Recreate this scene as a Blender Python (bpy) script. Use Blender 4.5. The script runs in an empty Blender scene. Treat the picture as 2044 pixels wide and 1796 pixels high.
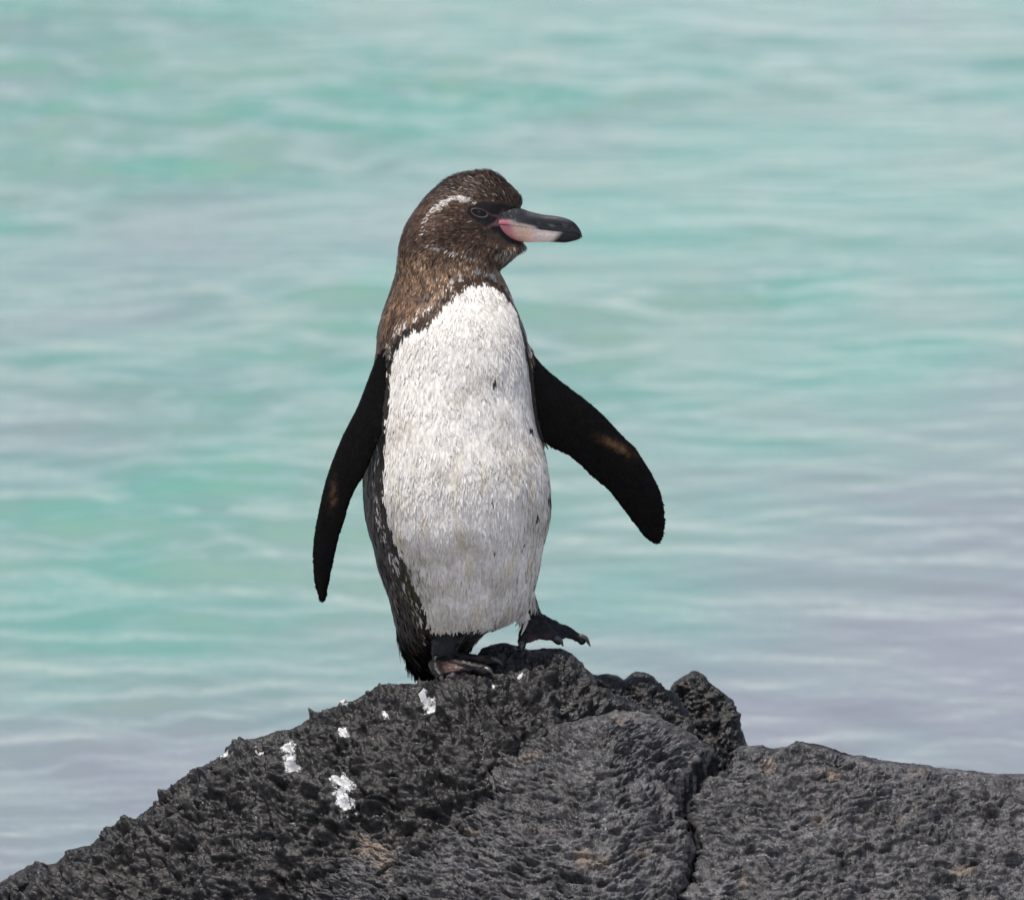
import bpy, math, random
import numpy as np
from mathutils import Vector

# ------------------------------------------------------------------ camera, sky, sun, exposure
scene = bpy.context.scene
COL = scene.collection
R = math.radians
S = 1.0 / 2044.0                      # metres per photo unit at the penguin
DIST, PITCH = 8.0, R(9.0)
CEN = np.array([0.0, 0.0, 0.25])
FWD = np.array([0.0, math.cos(PITCH), -math.sin(PITCH)])
UPV = np.array([0.0, math.sin(PITCH), math.cos(PITCH)])
CAM = CEN - DIST * FWD
WATER_Z = -0.55

cd = bpy.data.cameras.new('camera')
cam = bpy.data.objects.new('camera', cd)
COL.objects.link(cam)
cam.location = CAM
cam.rotation_euler = (math.pi / 2 - PITCH, 0, 0)
cd.sensor_width = 36.0
cd.lens = 36.0 * DIST
cd.clip_start, cd.clip_end = 0.1, 8000.0
cd.dof.use_dof = True
cd.dof.focus_distance = DIST - 0.06
cd.dof.aperture_fstop = 0.288 / 0.026
scene.camera = cam

SUN_EL, SUN_AZ = R(73.0), R(-38.0)    # azimuth: from the camera's back, negative = to its left
sd = np.array([math.sin(SUN_AZ) * math.cos(SUN_EL), -math.cos(SUN_AZ) * math.cos(SUN_EL), math.sin(SUN_EL)])
world = bpy.data.worlds.new('World')
scene.world = world
world.use_nodes = True
wn = world.node_tree.nodes
sky = wn.new('ShaderNodeTexSky')
sky.sky_type = 'NISHITA'
sky.sun_disc = False
sky.sun_elevation = SUN_EL
sky.sun_rotation = math.atan2(sd[0], sd[1])
sky.air_density, sky.dust_density, sky.ozone_density = 1.0, 2.0, 1.0
wn['Background'].inputs['Strength'].default_value = 0.10
# broken pale cloud over the whole dome, closing up towards the horizon as a flat deck does
wl = world.node_tree.links
tcw = wn.new('ShaderNodeTexCoord')
sep = wn.new('ShaderNodeSeparateXYZ')
wl.new(tcw.outputs['Generated'], sep.inputs[0])
def wmath(op, a, b):
    m = wn.new('ShaderNodeMath'); m.operation = op
    for sock, val in ((m.inputs[0], a), (m.inputs[1], b)):
        if hasattr(val, 'is_output'):
            wl.new(val, sock)
        else:
            sock.default_value = val
    return m.outputs[0]
hz = wmath('ADD', wmath('MAXIMUM', sep.outputs[2], 0.0), 0.10)
comb = wn.new('ShaderNodeCombineXYZ')
wl.new(wmath('DIVIDE', sep.outputs[0], hz), comb.inputs[0])
wl.new(wmath('DIVIDE', sep.outputs[1], hz), comb.inputs[1])
cn = wn.new('ShaderNodeTexNoise')
cn.inputs['Scale'].default_value, cn.inputs['Detail'].default_value = 1.1, 5.0
wl.new(comb.outputs[0], cn.inputs['Vector'])
cover = wmath('ADD', cn.outputs[0], wmath('DIVIDE', 0.045, hz))
cr_ = wn.new('ShaderNodeValToRGB')
cr_.color_ramp.elements[0].position, cr_.color_ramp.elements[1].position = 0.60, 0.92
cr_.color_ramp.elements[1].color = (0.95, 0.95, 0.95, 1)
wl.new(cover, cr_.inputs[0])
cmix = wn.new('ShaderNodeMix'); cmix.data_type = 'RGBA'
wl.new(cr_.outputs[0], cmix.inputs[0])
wl.new(sky.outputs[0], cmix.inputs[6])
cmix.inputs[7].default_value = (7.8, 8.2, 8.9, 1)
wl.new(cmix.outputs[2], wn['Background'].inputs['Color'])
sl = bpy.data.lights.new('sun', 'SUN')
sl.energy, sl.angle, sl.color = 4.4, R(0.53), (1.0, 0.955, 0.89)
sun = bpy.data.objects.new('sun', sl)
COL.objects.link(sun)
sun.rotation_euler = Vector(sd).to_track_quat('Z', 'Y').to_euler()
sun.location = (-2, -2, 5)
scene.view_settings.view_transform = 'Standard'
scene.view_settings.look = 'None'
scene.view_settings.exposure = 0.22
scene.view_settings.gamma = 1.0
scene.cycles.use_denoising = True
scene.cycles.max_bounces = 6

# ------------------------------------------------------------------ helpers
rng = np.random.default_rng(11)

def P(u, v, ypx=0.0):
    """photo unit position on the vertical plane at depth ypx (photo units) -> world"""
    u, v, ypx = np.broadcast_arrays(np.asarray(u, float), np.asarray(v, float), np.asarray(ypx, float))
    a = (u - 1022.0) * S / DIST
    b = (898.0 - v) * S / DIST
    dx = a
    dy = FWD[1] + b * UPV[1]
    dz = FWD[2] + b * UPV[2]
    t = (ypx * S - CAM[1]) / dy
    return np.stack([CAM[0] + t * dx, ypx * S, CAM[2] + t * dz], -1)

def proj(p):
    d = p - CAM
    w = d @ FWD
    return 1022 + d[..., 0] / w * DIST / S, 898 - (d @ UPV) / w * DIST / S

_perm = np.random.default_rng(5).permutation(256)
_perm = np.concatenate([_perm, _perm, _perm])
_g = np.random.default_rng(6).normal(size=(256, 3))
_g /= np.linalg.norm(_g, axis=1)[:, None]

def noise(p):
    pi = np.floor(p).astype(np.int64)
    f = p - pi
    pi &= 255
    w = f * f * f * (f * (f * 6 - 15) + 10)
    out = np.zeros(p.shape[:-1])
    for i in (0, 1):
        for j in (0, 1):
            for k in (0, 1):
                h = _perm[_perm[_perm[pi[..., 0] + i] + pi[..., 1] + j] + pi[..., 2] + k]
                g = _g[h]
                d = g[..., 0] * (f[..., 0] - i) + g[..., 1] * (f[..., 1] - j) + g[..., 2] * (f[..., 2] - k)
                wt = (w[..., 0] if i else 1 - w[..., 0]) * (w[..., 1] if j else 1 - w[..., 1]) * (w[..., 2] if k else 1 - w[..., 2])
                out += wt * d
    return out * 1.5

def fbm(p, n=4, lac=2.1, gain=0.5):
    s, a = 0, 1.0
    for i in range(n):
        s = s + a * noise(p * lac ** i + 17.3 * i)
        a *= gain
    return s

def worley(p, seed=0):
    pi = np.floor(p).astype(np.int64)
    best = np.full(p.shape[:-1], 9.0)
    rr = np.random.default_rng(seed).random((256, 3))
    for i in (-1, 0, 1):
        for j in (-1, 0, 1):
            for k in (-1, 0, 1):
                q = pi + np.array([i, j, k])
                qq = q & 255
                h = _perm[_perm[_perm[qq[..., 0]] + qq[..., 1]] + qq[..., 2]]
                c = q + rr[h]
                best = np.minimum(best, ((c - p) ** 2).sum(-1))
    return np.sqrt(best)

def catmull(rows, n_per):
    rows = np.asarray(rows, float)
    ext = np.vstack([2 * rows[0] - rows[1], rows, 2 * rows[-1] - rows[-2]])
    out = []
    for i in range(1, len(ext) - 2):
        t = np.linspace(0, 1, n_per, endpoint=False)[:, None]
        a, b, c, d = ext[i - 1:i + 3]
        out.append(0.5 * (2 * b + (c - a) * t + (2 * a - 5 * b + 4 * c - d) * t ** 2 + (3 * b - a - 3 * c + d) * t ** 3))
    out.append(rows[-1:])
    return np.vstack(out)

def resample(pts, n):
    pts = np.asarray(pts, float)
    s = np.concatenate([[0], np.cumsum(np.linalg.norm(np.diff(pts, axis=0), axis=1))])
    t = np.linspace(0, s[-1], n)
    return np.stack([np.interp(t, s, pts[:, i]) for i in range(pts.shape[1])], -1)

def smoothstep(a, b, x):
    t = np.clip((x - a) / (b - a), 0, 1)
    return t * t * (3 - 2 * t)

def grid_faces(m, n, wrap=False):
    i = np.arange(m - 1)[:, None]
    j = np.arange(n if wrap else n - 1)[None, :]
    j2 = (j + 1) % n
    return np.stack([i * n + j, i * n + j2, (i + 1) * n + j2, (i + 1) * n + j], -1).reshape(-1, 4)

def make_mesh(name, verts, quads=None, tris=None, smooth=True):
    me = bpy.data.meshes.new(name)
    verts = np.asarray(verts, np.float32).reshape(-1, 3)
    loops, starts, totals = [], [], []
    o = 0
    for f, k in ((quads, 4), (tris, 3)):
        if f is not None and len(f):
            f = np.asarray(f, np.int32)
            loops.append(f.ravel())
            starts.append(o + np.arange(len(f)) * k)
            totals.append(np.full(len(f), k))
            o += f.size
    me.vertices.add(len(verts))
    me.vertices.foreach_set('co', verts.ravel())
    me.loops.add(o)
    me.loops.foreach_set('vertex_index', np.concatenate(loops).astype(np.int32))
    st = np.concatenate(starts).astype(np.int32)
    me.polygons.add(len(st))
    me.polygons.foreach_set('loop_start', st)
    me.polygons.foreach_set('loop_total', np.concatenate(totals).astype(np.int32))
    me.update(calc_edges=True)
    me.validate()
    if smooth:
        me.polygons.foreach_set('use_smooth', np.ones(len(me.polygons), bool))
    return me

def add_obj(name, me, mat, parent=None):
    ob = bpy.data.objects.new(name, me)
    COL.objects.link(ob)
    if mat is not None:
        me.materials.append(mat)
    if parent is not None:
        ob.parent = parent
    return ob

def set_attr(me, name, vals):
    vals = np.asarray(vals, np.float32)
    if vals.ndim == 1:
        a = me.attributes.new(name, 'FLOAT', 'POINT')
        a.data.foreach_set('value', vals)
    else:
        a = me.attributes.new(name, 'FLOAT_COLOR', 'POINT')
        c = np.ones((len(vals), 4), np.float32)
        c[:, :3] = vals
        a.data.foreach_set('color', c.ravel())

def tag(o, label, cat, group=None):
    o['label'], o['category'] = label, cat
    if group:
        o['group'] = group

class Nodes:
    def __init__(self, name):
        self.m = bpy.data.materials.new(name)
        self.m.use_nodes = True
        self.t = self.m.node_tree
        self.b = self.t.nodes['Principled BSDF']
    def n(self, typ, **kw):
        nd = self.t.nodes.new(typ)
        for k, v in kw.items():
            if k.startswith('i_'):
                nd.inputs[k[2:].replace('_', ' ')].default_value = v
            else:
                setattr(nd, k, v)
        return nd
    def l(self, a, b):
        self.t.links.new(a, b)
    def ramp(self, src, stops):
        r = self.n('ShaderNodeValToRGB')
        el = r.color_ramp.elements
        while len(el) < len(stops):
            el.new(0.5)
        for e, (p, c) in zip(el, stops):
            e.position = p
            e.color = (c, c, c, 1) if not isinstance(c, tuple) else (*c, 1)
        self.l(src, r.inputs[0])
        return r.outputs[0]
    def mix(self, fac, a, b, mode='MIX'):
        m = self.n('ShaderNodeMix', data_type='RGBA', blend_type=mode)
        for sock, val in ((m.inputs[0], fac), (m.inputs[6], a), (m.inputs[7], b)):
            if hasattr(val, 'is_output'):
                self.l(val, sock)
            elif isinstance(val, tuple):
                sock.default_value = (*val, 1)
            else:
                sock.default_value = val
        return m.outputs[2]
    def math(self, op, a, b=0.0, clamp=False):
        m = self.n('ShaderNodeMath', operation=op, use_clamp=clamp)
        for sock, val in ((m.inputs[0], a), (m.inputs[1], b)):
            if hasattr(val, 'is_output'):
                self.l(val, sock)
            else:
                sock.default_value = val
        return m.outputs[0]
    def coords(self, scale=(1, 1, 1)):
        tc = self.n('ShaderNodeTexCoord')
        mp = self.n('ShaderNodeMapping')
        mp.inputs['Scale'].default_value = scale
        self.l(tc.outputs['Object'], mp.inputs[0])
        return mp.outputs[0]
    def noise(self, vec, scale, detail=4.0, rough=0.55):
        nz = self.n('ShaderNodeTexNoise', i_Scale=scale, i_Detail=detail, i_Roughness=rough)
        self.l(vec, nz.inputs['Vector'])
        return nz.outputs[0]
    def bump(self, h, strength, dist, normal=None):
        b = self.n('ShaderNodeBump', i_Strength=strength, i_Distance=dist)
        self.l(h, b.inputs['Height'])
        if normal is not None:
            self.l(normal, b.inputs['Normal'])
        return b.outputs[0]

# ------------------------------------------------------------------ materials
def water_material():
    N = Nodes('sea_water')
    rip = N.noise(N.coords((0.75, 1.0, 1.0)), 9.0, 3.0, 0.5)
    rip2 = N.noise(N.coords((0.8, 1.0, 1.0)), 30.0, 2.0, 0.5)
    nrm = N.bump(rip2, 1.0, 0.0012, N.bump(rip, 1.0, 0.007))
    fr = N.n('ShaderNodeFresnel', i_IOR=1.33)
    N.l(nrm, fr.inputs['Normal'])
    tr = N.n('ShaderNodeBsdfTransparent')
    tr.inputs[0].default_value = (0.545, 0.71, 0.70, 1)
    gl = N.n('ShaderNodeBsdfGlossy', i_Roughness=0.04)
    gl.inputs[0].default_value = (1, 1, 1, 1)
    N.l(nrm, gl.inputs['Normal'])
    mx = N.n('ShaderNodeMixShader')
    N.l(fr.outputs[0], mx.inputs[0]); N.l(tr.outputs[0], mx.inputs[1]); N.l(gl.outputs[0], mx.inputs[2])
    out = N.t.nodes['Material Output']
    N.l(mx.outputs[0], out.inputs['Surface'])
    N.t.nodes.remove(N.b)
    return N.m

def seabed_material():
    N = Nodes('seabed_sand')
    at = N.n('ShaderNodeAttribute', attribute_name='bed')
    vs = N.coords((1.0, 0.5, 1.0))
    patch = N.noise(vs, 1.5, 4.0, 0.55)
    f = N.math('ADD', at.outputs['Fac'], N.math('MULTIPLY', N.math('SUBTRACT', patch, 0.5), 1.6), True)
    sand = N.mix(N.ramp(N.noise(vs, 1.9, 3.0), [(0.40, 0.0), (0.62, 1.0)]), (0.52, 0.50, 0.44), (0.34, 0.50, 0.42))
    N.l(N.mix(f, sand, (0.58, 0.36, 0.43)), N.b.inputs['Base Color'])
    N.b.inputs['Roughness'].default_value = 0.9
    return N.m

def rock_material(name, dark, light, rough, fine, brown=0.3, spec=0.3):
    N = Nodes(name)
    v = N.coords()
    tone = N.ramp(N.noise(v, 22.0, 6.0, 0.6), [(0.3, 0.0), (0.7, 1.0)])
    col = N.mix(tone, dark, light)
    red = N.ramp(N.noise(v, 60.0, 3.0, 0.6), [(0.5, 0.0), (0.75, brown)])
    col = N.mix(red, col, (light[0] * 1.25, light[1] * 0.95, light[2] * 0.85))
    grain = N.ramp(N.noise(v, 420.0, 3.0, 0.7), [(0.3, 0.4), (0.72, 1.6)])
    col = N.mix(1.0, col, grain, 'MULTIPLY')
    flk = N.ramp(N.noise(N.coords((0.45, 0.6, 1.5)), 150.0, 3.0, 0.6), [(0.34, 0.42), (0.5, 1.0), (0.66, 1.7)])
    col = N.mix(1.0, col, flk, 'MULTIPLY')
    tan = N.n('ShaderNodeAttribute', attribute_name='tan')
    wh = N.n('ShaderNodeAttribute', attribute_name='dropping')
    nz = N.noise(v, 130.0, 4.0, 0.65)
    ft = N.ramp(N.math('ADD', tan.outputs['Fac'], N.math('MULTIPLY', N.math('SUBTRACT', nz, 0.5), 1.7)), [(0.5, 0.0), (1.05, 0.62)])
    col = N.mix(ft, col, (0.20, 0.15, 0.112))
    fw = N.ramp(N.math('ADD', wh.outputs['Fac'], N.math('MULTIPLY', N.math('SUBTRACT', N.noise(v, 190.0, 4.0, 0.75), 0.5), 2.8)), [(0.5, 0.0), (0.72, 0.9)])
    col = N.mix(fw, col, (0.62, 0.62, 0.62))
    N.l(col, N.b.inputs['Base Color'])
    N.l(N.ramp(N.noise(v, 90.0, 4.0, 0.6), [(0.3, rough - 0.2), (0.7, rough + 0.2)]), N.b.inputs['Roughness'])
    N.b.inputs['Specular IOR Level'].default_value = spec
    b0 = N.bump(N.noise(N.coords((0.6, 0.7, 1.2)), 170.0, 3.0, 0.6), 1.0, fine * 0.7)
    b1 = N.bump(N.noise(v, 360.0, 5.0, 0.65), 1.0, fine, b0)
    N.l(b1, N.b.inputs['Normal'])
    return N.m

def plumage_material():
    N = Nodes('plumage')
    at = N.n('ShaderNodeAttribute', attribute_name='col')
    ro = N.n('ShaderNodeAttribute', attribute_name='rough')
    v = N.coords((1.0, 1.0, 0.28))
    var = N.ramp(N.noise(v, 420.0, 3.0, 0.6), [(0.3, 0.78), (0.7, 1.16)])
    N.l(N.mix(1.0, at.outputs['Color'], var, 'MULTIPLY'), N.b.inputs['Base Color'])
    N.l(ro.outputs['Fac'], N.b.inputs['Roughness'])
    N.l(N.ramp(ro.outputs['Fac'], [(0.40, 0.06), (0.47, 0.45)]), N.b.inputs['Specular IOR Level'])
    N.l(N.bump(N.noise(N.coords(), 900.0, 2.0, 0.5), 0.4, 0.0004), N.b.inputs['Normal'])
    return N.m

def attr_material(name, rough, spec=0.5, bump=0.0):
    N = Nodes(name)
    at = N.n('ShaderNodeAttribute', attribute_name='col')
    v = N.coords()
    var = N.ramp(N.noise(v, 500.0, 4.0, 0.6), [(0.3, 0.8), (0.7, 1.18)])
    N.l(N.mix(1.0, at.outputs['Color'], var, 'MULTIPLY'), N.b.inputs['Base Color'])
    N.b.inputs['Roughness'].default_value = rough
    N.b.inputs['Specular IOR Level'].default_value = spec
    if bump:
        N.l(N.bump(N.noise(N.coords((0.4, 1, 1)), 300.0, 3.0, 0.6), 0.6, bump), N.b.inputs['Normal'])
    return N.m

def plain_material(name, c, rough, spec=0.5):
    N = Nodes(name)
    nz = N.ramp(N.noise(N.coords(), 600.0, 3.0), [(0.3, 0.75), (0.7, 1.25)])
    N.l(N.mix(1.0, c, nz, 'MULTIPLY'), N.b.inputs['Base Color'])
    N.b.inputs['Roughness'].default_value = rough
    N.b.inputs['Specular IOR Level'].default_value = spec
    return N.m

# ------------------------------------------------------------------ the sea
def build_sea():
    def axis(lo, hi, step, far, n=26):
        core = np.arange(lo, hi + step * .5, step)
        g = np.geomspace(step * 2, far, n)
        return np.concatenate([(lo - g)[::-1], core, hi + g])
    xs = axis(-2.6, 2.6, 0.026, 3000.0)
    ys = axis(0.2, 19.0, 0.026, 5000.0)
    X, Y = np.meshgrid(xs, ys)
    p = np.stack([X, Y, np.zeros_like(X)], -1)
    h = np.zeros_like(X)
    rr = np.random.default_rng(3)
    wind = R(75)
    for lam, amp, n in ((1.5, 0.0040, 2), (0.75, 0.0050, 3), (0.40, 0.0060, 5), (0.21, 0.0040, 6)):
        for _ in range(n):
            a = min(max(wind + rr.normal() * 0.8, 0.15), math.pi - 0.15)
            L = lam * rr.uniform(0.8, 1.25)
            warp = noise(p * (0.5 / L) + rr.uniform(0, 90)) + 0.35 * noise(p * (1.3 / L) + rr.uniform(0, 90))
            ph = (X * math.cos(a) + Y * math.sin(a)) * 2 * math.pi / L + rr.uniform(0, 6.28) + 4.0 * warp
            amp_l = smoothstep(-0.1, 0.5, noise(p * (0.6 / L) + rr.uniform(0, 90)))      # wavelets come in short groups
            h += amp / math.sqrt(n) * amp_l * np.sin(ph + 0.75 * np.sin(ph))
    gust = 0.35 + 1.3 * smoothstep(-0.35, 0.45, fbm(p * 0.55 + 4.0, 2))
    fade = np.exp(-np.maximum(0, np.abs(X) - 2.6) / 3) * np.exp(-np.maximum(0, Y - 19) / 4) * np.exp(-np.maximum(0, 0.2 - Y) / 3)
    Z = WATER_Z + 1.75 * h * gust * fade
    me = make_mesh('sea', np.stack([X, Y, Z], -1), grid_faces(len(ys), len(xs)))
    ob = add_obj('sea', me, water_material())
    ob['kind'] = 'structure'
    # sandy bed under it, tinted pinker near the shore
    xs, ys = axis(-4, 4, 0.12, 3000.0), axis(-2, 22.0, 0.12, 5000.0)
    X, Y = np.meshgrid(xs, ys)
    p = np.stack([X, Y, np.zeros_like(X)], -1)
    Z = WATER_Z - 0.5 + 0.05 * fbm(p * 1.3, 2) * np.exp(-np.maximum(0, np.abs(Y) - 22) / 3)
    me = make_mesh('seabed', np.stack([X, Y, Z], -1), grid_faces(len(ys), len(xs)))
    edge = 5.6 + 1.9 * X * smoothstep(-1.2, 1.2, X) + 0.8 * np.sin(X * 1.7)
    bed = 1 - smoothstep(edge - 1.6, edge + 2.2, Y)
    bed = np.maximum(bed, 0.4 * smoothstep(0.1, 0.6, fbm(p * np.array([0.6, 0.35, 1]) + 9.0, 2)))
    set_attr(me, 'bed', bed.ravel())
    sb = add_obj('seabed', me, seabed_material())
    sb['kind'] = 'structure'
    return ob

# ------------------------------------------------------------------ lava rocks
def displace(V, amp_lo, sc_lo, amp_mid, sc_mid, flake, flake_scale, pits, pit_scale, seed, crest_row):
    du = np.gradient(V, axis=1)
    dv = np.gradient(V, axis=0)
    n = np.cross(du, dv)
    n /= np.linalg.norm(n, axis=-1, keepdims=True) + 1e-12
    c = V.reshape(-1, 3).mean(0)
    o = seed * 7.7
    d = amp_lo * fbm(V / sc_lo + o, 3)
    lump = fbm(V / (sc_lo * 0.42) + o + 70, 2)
    d += amp_lo * 0.55 * (0.55 - 1.3 * np.abs(lump))                 # rounded lumps parted by creases
    d += amp_mid * (np.abs(fbm(V / sc_mid + o + 3, 3)) * 2 - 0.7)
    w = np.stack([noise(V / 0.03 + o + 30), noise(V / 0.03 + o + 60), noise(V / 0.03 + o + 90)], -1) * 0.006
    q = (V + w) / np.asarray(flake_scale)
    f = fbm(q + o + 11, 3, 2.2, 0.6)
    k = f * 3.0
    fr = k - np.floor(k)
    terr = np.floor(k) + fr * 0.35 + 0.65 * smoothstep(0.72, 1.0, fr)  # little ledges with sharp lips
    d += flake * (terr / 3.0 + 0.25 * f)
    k = fbm((V + w * 0.5) / (np.asarray(flake_scale) * np.array([0.42, 0.42, 0.45])) + o + 41, 2) * 2.2
    fr = k - np.floor(k)
    d += flake * 0.45 * (np.floor(k) + fr * 0.3 + 0.7 * smoothstep(0.7, 1.0, fr)) / 2.2
    wd = worley((V + w * 1.6) / (np.asarray(pit_scale) * np.array([1.9, 1.4, 0.7])) + o, 3)
    mask = smoothstep(-0.1, 0.35, noise(V / (sc_mid * 1.2) + o + 50))
    d -= pits * mask * np.clip(1 - wd / 0.42, 0, 1) ** 0.7
    d += amp_mid * 0.10 * (1 - 2 * np.abs(noise(V / 0.007 + o)))
    d0 = amp_lo * fbm(V / sc_lo + o, 2)
    rw = 0.22 + 0.78 * smoothstep(1, 34, np.abs(np.arange(V.shape[0]) - crest_row))[:, None]   # the worn crest is smoother
    rw[:max(crest_row - 1, 0)] = 0.1
    d = d0 + (d - d0) * rw
    return V + n * d[..., None]

def rock_patches(me, V, patches, name):
    u, v = proj(V)
    val = np.zeros(u.shape)
    for (a, b, ru, rv, s) in patches:
        r = np.sqrt(((u - a) / ru) ** 2 + ((v - b) / rv) ** 2)
        val = np.maximum(val, s * np.clip(1.35 - r * 0.75, 0, 1))
    set_attr(me, name, val.ravel())

def arch_rock(name, crest, ycrest, depth_front, h_front, depth_back, ncol, nrow, mat, disp, seed, ul, ur,
              tan=(), drop=(), shape=1.0, left_edge=None, right_edge=None, bottom=-0.72, profile=None, end=0.035, pscale=None):
    """a rock as a vault: a crest line, a rounded face towards the camera's side and one away from it"""
    crest = np.asarray(crest, float)
    p = np.linspace(0, 1, ncol)
    u0 = ul + p * (ur - ul)
    vc = np.interp(u0, crest[:, 0], crest[:, 1])
    k = np.exp(-0.5 * (np.arange(-6, 7) / 2.5) ** 2)
    vc = np.convolve(np.pad(vc, 6, 'edge'), k / k.sum(), 'valid')
    yc = np.interp(u0, [q[0] for q in ycrest], [q[1] for q in ycrest])
    C = P(u0, vc, yc)
    nb = int(nrow * 0.1)
    tb = np.linspace(1, 0, nb, endpoint=False)
    nv_ = int((nrow - nb) * 0.84)
    tf = np.concatenate([np.linspace(0, 0.76, nv_, endpoint=False), np.linspace(0.76, 1, nrow - nb - nv_)])
    V = np.zeros((nrow, ncol, 3))
    H = C[:, 2] - bottom
    ps = np.ones(ncol) if pscale is None else np.interp(u0, *zip(*pscale))
    for i, t in enumerate(tb):
        a = t * math.pi / 2
        V[i, :, 0] = C[:, 0]
        V[i, :, 1] = C[:, 1] + depth_back * np.sin(a) ** 0.9
        V[i, :, 2] = C[:, 2] - H * (1 - np.cos(a)) ** 0.62
    for i, t in enumerate(tf):
        r = nb + i
        if profile is None:
            a = t * math.pi / 2
            y, z = depth_front * np.sin(a), h_front * (1 - np.cos(a)) ** shape
        else:
            pr = np.asarray(profile)
            y = np.interp(t, pr[:, 0], pr[:, 1])
            z = np.interp(t, pr[:, 0], pr[:, 2])
        V[r, :, 0] = C[:, 0]
        V[r, :, 1] = C[:, 1] - y * ps
        V[r, :, 2] = C[:, 2] - z * ps if i < len(tf) - 1 else bottom
    # side edges that follow a crack line u(v)
    if left_edge is not None or right_edge is not None:
        for i in range(nrow):
            uu, vv = proj(V[i])
            for edge, sgn in ((left_edge, -1), (right_edge, 1)):
                if edge is None:
                    continue
                e = np.asarray(edge, float)
                if sgn > 0:
                    ue = np.interp(vv[-1], e[:, 0], e[:, 1])
                    wgt = smoothstep(0.55, 1, p)
                    V[i, :, 0] += wgt * (ue - uu[-1]) * S
                else:
                    ue = np.interp(vv[0], e[:, 0], e[:, 1])
                    wgt = smoothstep(0.45, 0, p)
                    V[i, :, 0] += wgt * (ue - uu[0]) * S
    # round the two ends down into skirts
    for k, (sgn, do) in enumerate(((-1, True), (1, True))):
        ramp = (p if sgn < 0 else 1 - p)
        wdt = end
        t = np.clip(1 - ramp / wdt, 0, 1)
        V[:, :, 2] -= (0.35 * (1 - np.sqrt(np.clip(1 - t ** 2.2, 0, 1))))[None, :]
    Vb = V
    V = displace(V, *disp, seed, nb)
    me = make_mesh(name, V, grid_faces(nrow, ncol))
    rock_patches(me, Vb, tan, 'tan')
    rock_patches(me, Vb, drop, 'dropping')
    return add_obj(name, me, mat)

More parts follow.
